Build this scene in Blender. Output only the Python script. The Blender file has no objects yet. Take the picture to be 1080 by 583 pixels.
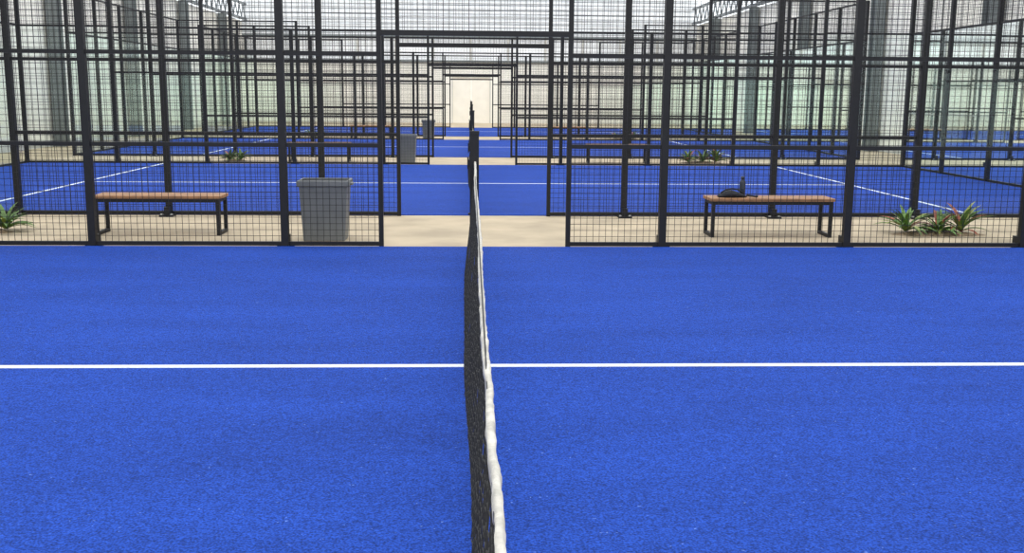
import bpy, math, random
from mathutils import Matrix, Vector, noise
random.seed(7)
scene=bpy.context.scene
scene.view_settings.view_transform='Standard'
scene.view_settings.look='None'
CX=0.05
# ---------------- materials ----------------
def mat(name,col,rough=0.6,metal=0.0,nscale=None,namp=0.1,bump=0.0,bscale=None,spec=0.5):
    m=bpy.data.materials.new(name); m.use_nodes=True
    nt=m.node_tree; b=nt.nodes['Principled BSDF']
    b.inputs['Base Color'].default_value=(*col,1); b.inputs['Roughness'].default_value=rough
    b.inputs['Metallic'].default_value=metal
    b.inputs['Specular IOR Level'].default_value=spec
    tc=nt.nodes.new('ShaderNodeTexCoord')
    if nscale:
        n=nt.nodes.new('ShaderNodeTexNoise'); n.inputs['Scale'].default_value=nscale; n.inputs['Detail'].default_value=4
        nt.links.new(tc.outputs['Object'],n.inputs['Vector'])
        r=nt.nodes.new('ShaderNodeMapRange'); r.inputs[1].default_value=0.3; r.inputs[2].default_value=0.7
        r.inputs[3].default_value=1-namp; r.inputs[4].default_value=1+namp
        nt.links.new(n.outputs['Fac'],r.inputs[0])
        v=nt.nodes.new('ShaderNodeVectorMath'); v.operation='SCALE'; v.inputs[0].default_value=col
        nt.links.new(r.outputs[0],v.inputs['Scale']); nt.links.new(v.outputs[0],b.inputs['Base Color'])
    if bump:
        n2=nt.nodes.new('ShaderNodeTexNoise'); n2.inputs['Scale'].default_value=bscale or 50; n2.inputs['Detail'].default_value=3
        nt.links.new(tc.outputs['Object'],n2.inputs['Vector'])
        bp=nt.nodes.new('ShaderNodeBump'); bp.inputs['Strength'].default_value=bump; bp.inputs['Distance'].default_value=0.01
        nt.links.new(n2.outputs['Fac'],bp.inputs['Height']); nt.links.new(bp.outputs[0],b.inputs['Normal'])
    return m
def turf_material():
    m=bpy.data.materials.new('blue_turf'); m.use_nodes=True
    nt=m.node_tree; b=nt.nodes['Principled BSDF']; b.inputs['Roughness'].default_value=0.85
    b.inputs['Specular IOR Level'].default_value=0.12
    tc=nt.nodes.new('ShaderNodeTexCoord')
    def nz(scale,detail,stretch=(1,1,1)):
        mp=nt.nodes.new('ShaderNodeMapping'); mp.inputs['Scale'].default_value=stretch
        nt.links.new(tc.outputs['Object'],mp.inputs['Vector'])
        n=nt.nodes.new('ShaderNodeTexNoise'); n.inputs['Scale'].default_value=scale; n.inputs['Detail'].default_value=detail
        nt.links.new(mp.outputs[0],n.inputs['Vector']); return n
    def mr(n,a,bb,lo,hi):
        r=nt.nodes.new('ShaderNodeMapRange'); r.inputs[1].default_value=a; r.inputs[2].default_value=bb
        r.inputs[3].default_value=lo; r.inputs[4].default_value=hi
        nt.links.new(n.outputs['Fac'],r.inputs[0]); return r
    f1=mr(nz(110,6,(1,1.0,1)),0.32,0.68,0.4,1.6)
    f2=mr(nz(1.1,5,(0.5,1.6,1)),0.3,0.7,0.88,1.12)
    f3=mr(nz(20,4,(1,1.6,1)),0.3,0.7,0.86,1.14)
    m1=nt.nodes.new('ShaderNodeMath'); m1.operation='MULTIPLY'; nt.links.new(f1.outputs[0],m1.inputs[0]); nt.links.new(f2.outputs[0],m1.inputs[1])
    m2=nt.nodes.new('ShaderNodeMath'); m2.operation='MULTIPLY'; nt.links.new(m1.outputs[0],m2.inputs[0]); nt.links.new(f3.outputs[0],m2.inputs[1])
    v=nt.nodes.new('ShaderNodeVectorMath'); v.operation='SCALE'; v.inputs[0].default_value=(0.012,0.048,0.285)
    nt.links.new(m2.outputs[0],v.inputs['Scale'])
    sp=mr(nz(48,2),0.72,0.78,0,0.4)
    mx=nt.nodes.new('ShaderNodeMix'); mx.data_type='RGBA'
    nt.links.new(sp.outputs[0],mx.inputs[0]); nt.links.new(v.outputs[0],mx.inputs[6]); mx.inputs[7].default_value=(0.35,0.5,0.9,1)
    nt.links.new(mx.outputs[2],b.inputs['Base Color'])
    bp=nt.nodes.new('ShaderNodeBump'); bp.inputs['Strength'].default_value=0.35; bp.inputs['Distance'].default_value=0.006
    nt.links.new(f1.outputs[0],bp.inputs['Height']); nt.links.new(bp.outputs[0],b.inputs['Normal'])
    return m
def glass_material():
    m=bpy.data.materials.new('clear_tinted_glass'); m.use_nodes=True
    nt=m.node_tree; nt.nodes.clear()
    o=nt.nodes.new('ShaderNodeOutputMaterial'); t=nt.nodes.new('ShaderNodeBsdfTransparent'); t.inputs[0].default_value=(0.93,0.98,0.96,1)
    g=nt.nodes.new('ShaderNodeBsdfGlossy'); g.inputs['Roughness'].default_value=0.02; g.inputs[0].default_value=(0.95,1,0.98,1)
    lw=nt.nodes.new('ShaderNodeFresnel'); lw.inputs[0].default_value=1.45
    mx=nt.nodes.new('ShaderNodeMixShader'); nt.links.new(lw.outputs[0],mx.inputs[0]); nt.links.new(t.outputs[0],mx.inputs[1]); nt.links.new(g.outputs[0],mx.inputs[2])
    nt.links.new(mx.outputs[0],o.inputs[0]); return m
M_turf=turf_material()
M_line=mat('white_turf_line',(0.60,0.64,0.72),0.8,nscale=60,namp=0.18)
M_black=mat('black_powdercoat',(0.008,0.008,0.009),0.5,nscale=20,namp=0.2,spec=0.3)
M_wire=mat('black_wire',(0.012,0.012,0.014),0.55,nscale=20,namp=0.2,spec=0.3)
M_glass=glass_material()
M_conc=mat('beige_concrete',(0.42,0.345,0.24),0.85,nscale=1.6,namp=0.18,bump=0.3,bscale=30)
M_wall=mat('cream_wall',(0.86,0.84,0.77),0.85,nscale=0.5,namp=0.04)
M_trim=mat('wall_joint',(0.58,0.57,0.53),0.8,nscale=3,namp=0.1)
M_col=mat('dark_grey_steel',(0.15,0.17,0.17),0.5,nscale=3,namp=0.15)
M_truss=mat('grey_truss_steel',(0.16,0.18,0.19),0.5,nscale=3,namp=0.1)
M_louv=mat('grey_corrugated',(0.78,0.80,0.81),0.55,nscale=2,namp=0.08)
M_win=mat('pale_polycarbonate',(0.93,0.95,0.96),0.4,nscale=2,namp=0.03)
M_door=mat('cream_door',(0.85,0.81,0.72),0.6,nscale=2,namp=0.04)
M_net=mat('black_net_cord',(0.018,0.018,0.018),0.8,nscale=90,namp=0.5)
M_tape=mat('white_net_tape',(0.50,0.48,0.43),0.8,nscale=25,namp=0.2,bump=0.5,bscale=60)
M_wood=mat('bench_wood',(0.30,0.15,0.065),0.55,nscale=9,namp=0.3)
M_bin=mat('grey_bin_plastic',(0.13,0.138,0.14),0.5,nscale=5,namp=0.1)
M_bag=mat('black_bag_fabric',(0.015,0.017,0.022),0.8,nscale=30,namp=0.3,bump=0.4,bscale=40)
M_bot=mat('dark_bottle',(0.02,0.028,0.045),0.25,nscale=10,namp=0.1)
M_leaf=mat('green_leaf',(0.085,0.17,0.03),0.5,nscale=6,namp=0.5)
M_leafy=mat('yellow_leaf',(0.24,0.28,0.06),0.5,nscale=6,namp=0.4)
M_leafr=mat('red_leaf',(0.26,0.07,0.04),0.5,nscale=6,namp=0.4)
M_soil=mat('brown_mulch',(0.26,0.19,0.12),0.95,nscale=25,namp=0.5,bump=0.8,bscale=50)
M_steel=mat('galvanised_bolt',(0.5,0.5,0.5),0.4,metal=0.8,nscale=10,namp=0.1)
# ---------------- mesh builder ----------------
class MB:
    def __init__(s): s.v=[];s.f=[];s.m=[]
    def box(s,x0,x1,y0,y1,z0,z1,mi=0):
        b=len(s.v)
        s.v+=[(x0,y0,z0),(x1,y0,z0),(x1,y1,z0),(x0,y1,z0),(x0,y0,z1),(x1,y0,z1),(x1,y1,z1),(x0,y1,z1)]
        for q in ((0,3,2,1),(4,5,6,7),(0,1,5,4),(1,2,6,5),(2,3,7,6),(3,0,4,7)): s.f.append([b+i for i in q]); s.m.append(mi)
    def quad(s,pts,mi=0):
        b=len(s.v); s.v+=pts; s.f.append(list(range(b,b+len(pts)))); s.m.append(mi)
    def beam(s,p,q,w,mi=0):
        p=Vector(p);q=Vector(q);d=(q-p).normalized()
        a=d.cross(Vector((0,0,1))); 
        if a.length<1e-3: a=Vector((1,0,0))
        a.normalize(); c=d.cross(a).normalized(); h=w/2; b=len(s.v)
        for o in (p,q):
            for sa,sc in((-1,-1),(1,-1),(1,1),(-1,1)): s.v.append(tuple(o+a*h*sa+c*h*sc))
        for k in ((0,1,2,3),(7,6,5,4),(0,4,5,1),(1,5,6,2),(2,6,7,3),(3,7,4,0)): s.f.append([b+i for i in k]); s.m.append(mi)
    def obj(s,name,mats,parent=None,bevel=0,smooth=False):
        me=bpy.data.meshes.new(name); me.from_pydata(s.v,[],s.f)
        for mm in mats: me.materials.append(mm)
        for i,p in enumerate(me.polygons): p.material_index=s.m[i]; p.use_smooth=smooth
        me.update(); o=bpy.data.objects.new(name,me); scene.collection.objects.link(o)
        if parent: o.parent=parent
        if bevel:
            md=o.modifiers.new('bevel','BEVEL'); md.width=bevel; md.segments=2; md.limit_method='ANGLE'
        return o
def empty(name,loc=(0,0,0)):
    e=bpy.data.objects.new(name,None); e.location=loc; e.empty_display_size=0.2; scene.collection.objects.link(e); return e
T=0.012  # turf top
# ---------------- hall shell ----------------
YB=57.5
b=MB(); b.box(-14,14,-4,YB+0.3,-0.15,0.0); b.obj('floor',[M_conc])
WX=12.2; WH=5.3
cols=[3.4+6.95*i for i in range(8)]
for side,sx in (('left',-1),('right',1)):
    b=MB()
    x0=CX+sx*WX; b.box(min(x0,x0+sx*0.2),max(x0,x0+sx*0.2),-4,YB+0.3,0,WH,0)
    for i in range(26):
        y=-3+i*2.33
        b.box(min(x0,x0-sx*0.006),max(x0,x0-sx*0.006),y,y+0.03,0,WH,1)
    b.box(min(x0,x0-sx*0.006),max(x0,x0-sx*0.006),-4,YB,2.75,2.78,1)
    b.obj('wall_'+side,[M_wall,M_trim])
    b=MB(); b.box(min(x0,x0-sx*0.03),max(x0,x0-sx*0.03),-4,YB,0,0.18); b.obj('baseboard_'+side,[M_trim])
    for y in cols:
        b=MB(); xc=x0-sx*0.24
        b.box(xc-0.15,xc+0.15,y-0.2,y-0.17,0,WH); b.box(xc-0.15,xc+0.15,y+0.17,y+0.2,0,WH)
        b.box(xc-0.015,xc+0.015,y-0.17,y+0.17,0,WH); b.box(xc-0.18,xc+0.18,y-0.25,y+0.25,0,0.03)
        b.obj('steel_column',[M_col])
    b=MB(); xc=x0-sx*0.24
    b.box(xc-0.06,xc+0.06,-4,YB-0.12,WH+0.01,WH+0.13); b.box(xc-0.06,xc+0.06,-4,YB-0.12,WH+0.78,WH+0.9)
    y=-4
    while y<YB-1.1:
        b.beam((xc,y,WH+0.1),(xc,y+0.45,WH+0.8),0.05); b.beam((xc,y+0.45,WH+0.8),(xc,y+0.9,WH+0.1),0.05); y+=0.9
    b.obj('lattice_girder',[M_truss])
for y in cols:
    b=MB(); n=24
    def zt(x): return WH+1.75+ (1-abs(x)/12.0)*1.6
    xs=[-12+24*i/n for i in range(n+1)]
    for i in range(n):
        b.beam((CX+xs[i],y,zt(xs[i])),(CX+xs[i+1],y,zt(xs[i+1])),0.1)
        b.beam((CX+xs[i],y,zt(xs[i])-0.7),(CX+xs[i+1],y,zt(xs[i+1])-0.7),0.08)
        if i%2==0: b.beam((CX+xs[i],y,zt(xs[i])-0.7),(CX+xs[i+1],y,zt(xs[i+1])),0.05)
        else: b.beam((CX+xs[i],y,zt(xs[i])),(CX+xs[i+1],y,zt(xs[i+1])-0.7),0.05)
    b.beam((CX-11.96,y,WH+0.9),(CX-11.96,y,zt(-12)),0.1); b.beam((CX+11.96,y,WH+0.9),(CX+11.96,y,zt(12)),0.1)
    b.obj('roof_truss',[M_truss])
# back wall
b=MB()
b.box(CX-12.2,CX-1.05,YB,YB+0.25,0,3.3,0); b.box(CX+1.05,CX+12.2,YB,YB+0.25,0,3.3,0); b.box(CX-1.05,CX+1.05,YB,YB+0.25,2.5,3.3,0)
b.box(CX-12.2,CX+12.2,YB,YB+0.25,4.6,8.6,2)
z=4.6
while z<8.5:
    b.box(CX-12.2,CX+12.2,YB-0.07,YB,z,z+0.11,2); z+=0.24
for i in range(13): b.box(CX-12.2+i*2.02,CX-12.1+i*2.02,YB-0.05,YB+0.2,3.3,4.6,1)
b.box(CX-12.2,CX+12.2,YB-0.1,YB,4.5,4.62,3); b.box(CX-12.2,CX+12.2,YB-0.1,YB,3.24,3.34,3)
b.obj('wall_back',[M_wall,M_trim,M_louv,M_col])
b=MB(); b.box(CX-12.2,CX+12.2,YB+0.08,YB+0.12,3.34,4.5); b.obj('window_1',[M_win])
b=MB(); b.box(CX-1.0,CX-0.003,YB+0.05,YB+0.1,0,2.45); b.box(CX+0.003,CX+1.0,YB+0.05,YB+0.1,0,2.45)
for s in(-1,1): b.box(CX+s*0.5-0.35,CX+s*0.5+0.35,YB+0.04,YB+0.05,0.3,1.1); b.box(CX+s*0.5-0.35,CX+s*0.5+0.35,YB+0.04,YB+0.05,1.3,2.2)
b.box(CX-1.05,CX-1.0,YB-0.02,YB+0.2,0,2.5,1); b.box(CX+1.0,CX+1.05,YB-0.02,YB+0.2,0,2.5,1); b.box(CX-1.0,CX+1.0,YB-0.02,YB+0.2,2.45,2.5,1)
b.obj('door_1',[M_door,M_trim])
# ---------------- courts ----------------
D0=6.11; PER=12.85
CTR=[D0+PER*i for i in range(4)]
SP=0.0667
def wires(b,x0,x1,y,z0,z1,axis='x'):
    far = (y if axis=='x' else x0)>20
    h=(0.0028 if far else 0.0042)/2
    n=max(1,round((x1-x0)/SP))
    for i in range(n+1):
        x=x0+(x1-x0)*i/n
        if axis=='x': b.box(x-h,x+h,y-h,y+h,z0,z1)
        else: b.box(y-h,y+h,x-h,x+h,z0,z1)
    n=max(1,round((z1-z0)/SP))
    for i in range(n+1):
        z=z0+(z1-z0)*i/n
        if axis=='x': b.box(x0,x1,y-h,y+h,z-h,z+h)
        else: b.box(y-h,y+h,x0,x1,z-h,z+h)
def side_fence(Y,out):
    e=empty('court_side_fence',(0,0,0))
    P=MB(); Wm=MB(); G=MB()
    def post(x,h,w=0.078,plate=True):
        P.box(x-w/2,x+w/2,Y-w/2,Y+w/2,0,h)
        if plate:
            yc=Y+out*0.09
            P.box(x-0.09,x+0.09,yc-0.09,yc+0.09,0,0.02,0)
            P.box(x-0.035,x+0.035,min(Y,Y+out*0.14),max(Y,Y+out*0.14),0.02,0.12,0)
            for dx in(-0.065,0.065): P.box(x+dx-0.014,x+dx+0.014,yc+out*0.05-0.014,yc+out*0.05+0.014,0.02,0.035,1)
    def rail(x0,x1,z,w=0.042): P.box(x0,x1,Y-0.022,Y+0.022,z-w/2,z+w/2)
    for s in(-1,1):
        post(CX+s*1.0,3.0,0.05,False); post(CX+s*2.02,3.0); post(CX+s*4.04,3.0); post(CX+s*6.0,4.0); post(CX+s*8.0,4.0)
        for a,c in((1,2.02),(2.02,4.04),(4.04,6)):
            x0,x1=sorted((CX+s*a,CX+s*c))
            for z in(0.035,1.08,2.02,2.975): rail(x0,x1,z)
            wires(Wm,x0,x1,Y+out*0.0,0.05,2.96)
        for a,c,gh in((6,8,2.0),(8,10,3.0)):
            x0,x1=sorted((CX+s*a,CX+s*c))
            rail(x0,x1,0.03); rail(x0,x1,gh+0.02); rail(x0,x1,3.975); 
            if gh<2.5: rail(x0,x1,3.0)
            wires(Wm,x0,x1,Y,gh+0.04,3.96)
            G.quad([(x0+0.05,Y,0.05),(x1-0.05,Y,0.05),(x1-0.05,Y,gh),(x0+0.05,Y,gh)])
    rail(CX-1,CX+1,2.24,0.055); rail(CX-1,CX+1,2.975); wires(Wm,CX-1,CX+1,Y,2.26,2.96)
    P.obj('fence_frame',[M_black,M_steel],e); Wm.obj('wire_mesh',[M_wire],e); G.obj('glass_panels',[M_glass],e)
def end_wall(X,yc):
    e=empty('court_end_glass_wall'); P=MB();Wm=MB();G=MB()
    for i in range(6):
        y=yc-5+2*i; P.box(X-0.04,X+0.04,y-0.04,y+0.04,0,4.0)
        if i<5: G.quad([(X,y+0.05,0.05),(X,y+1.95,0.05),(X,y+1.95,3.0),(X,y+0.05,3.0)])
    for z in(0.03,3.02,3.975): P.box(X-0.022,X+0.022,yc-5,yc+5,z-0.022,z+0.022)
    wires(Wm,yc-5,yc+5,X,3.04,3.96,'y')
    P.obj('wall_frame',[M_black],e); Wm.obj('wire_mesh',[M_wire],e); G.obj('glass_panels',[M_glass],e)
def lerp_tab(tab,x):
    for (a,va),(c,vc) in zip(tab,tab[1:]):
        if x<=c:
            t=max(0,min(1,(x-a)/(c-a))); t=t*t*(3-2*t); return va+(vc-va)*t
    return tab[-1][1]
def net(yc):
    e=empty('padel_net',(0,0,0)); y0=yc-4.90; y1=yc+4.90
    base=[(0,0.026),(2.6,0.008),(5.0,-0.036),(7.9,-0.050),(9.9,-0.02)]
    def top(s): return 0.885+0.04*(2*s-1)**2
    def tx(y): return 0.044+0.004*math.sin(y*1.3)+0.004*noise.noise((y*2.1,yc,0))
    ny=int((y1-y0)/0.042); nz=20
    v=[];f=[]; zb=T+0.008
    for i in range(ny+1):
        s=i/ny; y=y0+(y1-y0)*s; H=top(s)-0.03
        xb=lerp_tab(base,y-y0); xt=tx(y)
        for j in range(nz+1):
            r=j/nz; z=zb+(H-zb)*r
            x=xb+(xt-xb)*r**0.9 + 0.016*math.sin(math.pi*r)*noise.noise((y*1.7,r*2.5,yc))+0.006*noise.noise((y*14,r*9,3))
            v.append((x,y,z))
    for i in range(ny):
        for j in range(nz):
            a=i*(nz+1)+j; f.append((a,a+nz+1,a+nz+2,a+1))
    me=bpy.data.meshes.new('net_mesh'); me.from_pydata(v,[],f); me.materials.append(M_net)
    o=bpy.data.objects.new('net_mesh',me); scene.collection.objects.link(o); o.parent=e
    w=o.modifiers.new('w','WIREFRAME'); w.thickness=0.0045; w.use_even_offset=False; w.use_boundary=True
    B=MB(); n=int((y1-y0)/0.025); prof=[(-0.008,-0.048),(-0.010,-0.02),(-0.008,-0.004),(0,0.0),(0.008,-0.003),(0.010,-0.02),(0.008,-0.050)]
    k=len(prof)
    for i in range(n+1):
        s=i/n; y=y0+(y1-y0)*s; H=top(s)
        for j,(px,pz) in enumerate(prof):
            q=noise.noise((y*9,j*0.7,yc))*0.005+noise.noise((y*30,j*1.3,1))*0.003
            B.v.append((tx(y)+0.003+px+q, y, H+pz+noise.noise((y*7,j,5))*0.005))
    for i in range(n):
        for j in range(k):
            a=i*k+j; c=i*k+(j+1)%k; B.f.append([a,c,c+k,a+k]); B.m.append(0)
    B.obj('net_tape',[M_tape],e,smooth=True)
    B=MB(); B.beam((0.044,y0,0.90),(0.044,y1,0.90),0.006)
    zt=T+0.003
    for yy,ph in ((y0-0.03,1.0),(y1+0.02,1.22)):
        B.box(-0.005,0.09,yy-0.03,yy+0.03,zt,ph); B.box(-0.009,0.094,yy-0.034,yy+0.034,ph-0.02,ph+0.02); B.box(-0.03,0.12,yy-0.033,yy+0.033,zt,zt+0.02)
        B.box(-0.02,0.0,yy-0.012,yy+0.012,0.86,0.94); B.beam((-0.025,yy,0.84),(-0.025,yy,0.97),0.014)
        if ph>1.1: B.beam((0.02,yy,ph+0.02),(0.02,yy,ph+0.09),0.012)
    B.obj('net_posts',[M_black],e,bevel=0.004)
for yc in CTR:
    e=empty('padel_court'); 
    b=MB(); b.box(CX-9.95,CX+9.95,yc-4.95,yc+4.95,0.0,T); b.obj('turf',[M_turf],e)
    b=MB(); z=T+0.002
    b.box(CX-6.98,CX+6.98,yc-0.032,yc+0.032,T,z)
    for s in(-1,1): b.box(CX+s*6.95-0.03,CX+s*6.95+0.03,yc-4.95,yc+4.95,T,z+0.0005)
    b.obj('court_lines',[M_line],e)
    side_fence(yc-5,-1); side_fence(yc+5,1); end_wall(CX-10,yc); end_wall(CX+10,yc); net(yc)
# ---------------- corridor furniture ----------------
def bench(x,y,L=1.52,z=0.455,d=0.40,rot=0):
    e=empty('wooden_bench',(x,y,0)); e.rotation_euler[2]=rot
    F=MB(); t=0.04
    for s in(-1,1):
        xx=s*(L/2-0.04)
        F.box(xx-t/2,xx+t/2,-d/2,-d/2+t,0,z-0.035); F.box(xx-t/2,xx+t/2,d/2-t,d/2,0,z-0.035)
        F.box(xx-t/2,xx+t/2,-d/2+t,d/2-t,0,t); F.box(xx-t/2,xx+t/2,-d/2+t,d/2-t,z-0.035-t,z-0.035)
    F.box(-L/2+0.06,L/2-0.06,-d/2,-d/2+0.03,z-0.075,z-0.035); F.box(-L/2+0.06,L/2-0.06,d/2-0.03,d/2,z-0.075,z-0.035)
    F.obj('bench_frame',[M_black],e,bevel=0.003)
    S=MB(); n=4; w=(d-0.03)/n
    for i in range(n): S.box(-L/2,L/2,-d/2+i*(w+0.01),-d/2+i*(w+0.01)+w-0.002,z-0.035,z)
    S.obj('seat_slats',[M_wood],e,bevel=0.004)
def bin_(x,y,w=0.55,h=0.67,rot=0):
    B=MB(); wb=w*0.82; d=0.40; db=0.33
    def ring(w,d,z): return [(-w/2,-d/2,z),(w/2,-d/2,z),(w/2,d/2,z),(-w/2,d/2,z)]
    rings=[ring(wb,db,0),ring(w*0.94,d*0.95,h-0.07),ring(w*1.02,d*1.03,h-0.065),ring(w*1.02,d*1.03,h-0.01),ring(w*0.99,d,h),ring(w*0.92,d*0.92,h),ring(w*0.92,d*0.92,h-0.06),ring(wb*0.93,db*0.9,0.02)]
    for r in rings: B.v+=r
    for i in range(len(rings)-1):
        for j in range(4):
            a=i*4+j;c=i*4+(j+1)%4; B.f.append([a,c,c+4,a+4]); B.m.append(0)
    B.f.append([3,2,1,0]); B.m.append(0); m=(len(rings)-1)*4; B.f.append([m,m+1,m+2,m+3]); B.m.append(0)
    for i in range(7):
        fx=(-0.42+0.14*i)
        for s in(-1,1): B.beam((fx*wb,s*(db/2+0.001),0.05),(fx*w*0.94,s*(d*0.475+0.001),h-0.09),0.012)
    for s in(-1,1): B.box(s*w*0.52-0.02,s*w*0.52+0.02,-0.07,0.07,h-0.06,h-0.035)
    o=B.obj('trash_bin',[M_bin],None,bevel=0.005); o.location=(x,y,0); o.rotation_euler[2]=rot
def plant(x,y,R=0.28,red=0.15,n=3,seed=0,spread=0.3):
    rnd=random.Random(seed); B=MB()
    k=14; c=len(B.v); B.v.append((0,0,0.05))
    for r_,z_ in((0.5,0.035),(1.0,0.0)):
        for i in range(k):
            a=2*math.pi*i/k; rr=(spread*0.5*n+0.0)*r_*(1+0.1*math.sin(3*a+seed)); B.v.append((rr*math.cos(a),rr*math.sin(a)*0.4,z_))
    for i in range(k):
        j=(i+1)%k; B.f.append([c,c+1+i,c+1+j]); B.m.append(3); B.f.append([c+1+i,c+1+k+i,c+1+k+j,c+1+j]); B.m.append(3)
    for q in range(n):
        ox=(q-(n-1)/2)*spread*0.9+rnd.uniform(-.05,.05); oy=rnd.uniform(-.1,.1)
        nb=rnd.randint(30,38); hs=rnd.uniform(0.85,1.15)
        for l in range(nb):
            a=2*math.pi*l/nb*2.4+rnd.uniform(-.3,.3); el=rnd.uniform(0.35,1.45); Ln=R*rnd.uniform(0.75,1.2)*hs; wd=rnd.uniform(0.02,0.035)
            u_=rnd.random(); mi=2 if u_<red else (1 if u_<red+0.2 else 0)
            prev=None; p=Vector((ox,oy,0.03)); seg=6
            side=Vector((-math.sin(a),math.cos(a),0))
            for t in range(seg+1):
                u=t/seg; ww=wd*(0.7+0.9*u-1.6*u**3) if t<seg else 0.001
                ww=max(ww,0.001)
                l_=p-side*ww+Vector((0,0,ww*0.4)); r_=p+side*ww+Vector((0,0,ww*0.4))
                i0=len(B.v); B.v+=[tuple(l_),tuple(p),tuple(r_)]
                if prev is not None:
                    B.f.append([prev,prev+1,i0+1,i0]); B.f.append([prev+1,prev+2,i0+2,i0+1]); B.m+=[mi,mi]
                prev=i0
                e2=el-u*1.1
                p=p+Vector((math.cos(a)*math.cos(e2),math.sin(a)*math.cos(e2),math.sin(e2)))*(Ln/seg)
                p.z=max(p.z,0.03)
    o=B.obj('bromeliad_plant',[M_leaf,M_leafy,M_leafr,M_soil]); o.location=(x,y,0)
for i in range(3):
    off=PER*i
    bench(-3.56,12.15+off,1.45); bench(3.50,12.10+off,1.46)
    if i==0: bin_(-1.62,11.72,0.56)
    else: bin_(-1.48,24.6+PER*(i-1),0.46)
    plant(5.60,12.25+off,0.36,0.15,3,seed=3+i,spread=0.38); plant(-5.56,12.2+off,0.34,0.03,2,seed=11+i,spread=0.3)
# bag on the bench
B=MB(); nx=14; nr=12
for i in range(nx+1):
    u=i/nx; x=-0.17+0.34*u
    wy=0.10*(math.sin(math.pi*min(1,max(0.04,u*0.96+0.02))))**0.45; wz=0.034*(math.sin(math.pi*min(0.98,max(0.03,u))))**0.5*(1+0.25*math.sin(5*u))
    for j in range(nr):
        a=2*math.pi*j/nr; B.v.append((x,wy*math.copysign(abs(math.cos(a))**0.7,math.cos(a)),wz+wz*math.copysign(abs(math.sin(a))**0.7,math.sin(a))))
for i in range(nx):
    for j in range(nr):
        a=i*nr+j;c=i*nr+(j+1)%nr; B.f.append([a,c,c+nr,a+nr]); B.m.append(0)
B.f.append(list(range(nr))[::-1]);B.m.append(0);B.f.append([nx*nr+j for j in range(nr)]);B.m.append(0)
pts=[(-0.15,-0.02,0.05),(-0.1,-0.05,0.09),(-0.03,-0.06,0.10),(0.05,-0.05,0.09),(0.12,-0.03,0.045)]
for p,q in zip(pts,pts[1:]): B.beam(p,q,0.016)
B.beam((0.15,-0.06,0.025),(0.26,-0.10,0.012),0.02); B.beam((0.26,-0.10,0.012),(0.3,-0.02,0.012),0.02)
o=B.obj('racket_bag',[M_bag],None,smooth=True); o.location=(3.06,12.06,0.457); o.rotation_euler[2]=0.12
B=MB(); prof=[(0.0,0),(0.034,0),(0.036,0.01),(0.036,0.15),(0.03,0.175),(0.018,0.19),(0.018,0.2),(0.024,0.2),(0.024,0.225),(0.0,0.228)]
k=16
for r,z in prof:
    for j in range(k):
        a=2*math.pi*j/k; B.v.append((r*math.cos(a),r*math.sin(a),z))
for i in range(len(prof)-1):
    for j in range(k):
        a=i*k+j;c=i*k+(j+1)%k; B.f.append([a,c,c+k,a+k]); B.m.append(0)
o=B.obj('water_bottle',[M_bot],None,smooth=True); o.location=(3.22,12.23,0.456)
# ---------------- light ----------------
w=bpy.data.worlds.new('overcast_sky'); scene.world=w; w.use_nodes=True
nt=w.node_tree; bg=nt.nodes['Background']
tc=nt.nodes.new('ShaderNodeTexCoord'); n=nt.nodes.new('ShaderNodeTexNoise'); n.inputs['Scale'].default_value=2.0; n.inputs['Detail'].default_value=5
nt.links.new(tc.outputs['Generated'],n.inputs['Vector'])
cr=nt.nodes.new('ShaderNodeValToRGB'); cr.color_ramp.elements[0].position=0.35; cr.color_ramp.elements[0].color=(0.88,0.93,0.98,1)
cr.color_ramp.elements[1].position=0.65; cr.color_ramp.elements[1].color=(1,1,1,1)
nt.links.new(n.outputs['Fac'],cr.inputs[0]); nt.links.new(cr.outputs[0],bg.inputs[0]); bg.inputs[1].default_value=2.05
s=bpy.data.lights.new('sun','SUN'); s.energy=1.0; s.angle=math.radians(40); s.color=(1,0.96,0.9)
so=bpy.data.objects.new('sun',s); scene.collection.objects.link(so); so.rotation_euler=(math.radians(25),math.radians(10),0); so.location=(0,0,12)
# ---------------- camera ----------------
cam=bpy.data.cameras.new('camera'); co=bpy.data.objects.new('camera',cam); scene.collection.objects.link(co)
cam.sensor_width=36; cam.lens=1100/1080*36; cam.clip_end=300; cam.clip_start=0.05
yaw=math.radians(2.33); pitch=math.atan(193.5/1100); roll=math.radians(0.45)
co.matrix_world=Matrix.Translation((0,0,1.622+T))@Matrix.Rotation(-yaw,4,'Z')@Matrix.Rotation(math.pi/2-pitch,4,'X')@Matrix.Rotation(roll,4,'Z')
scene.camera=co
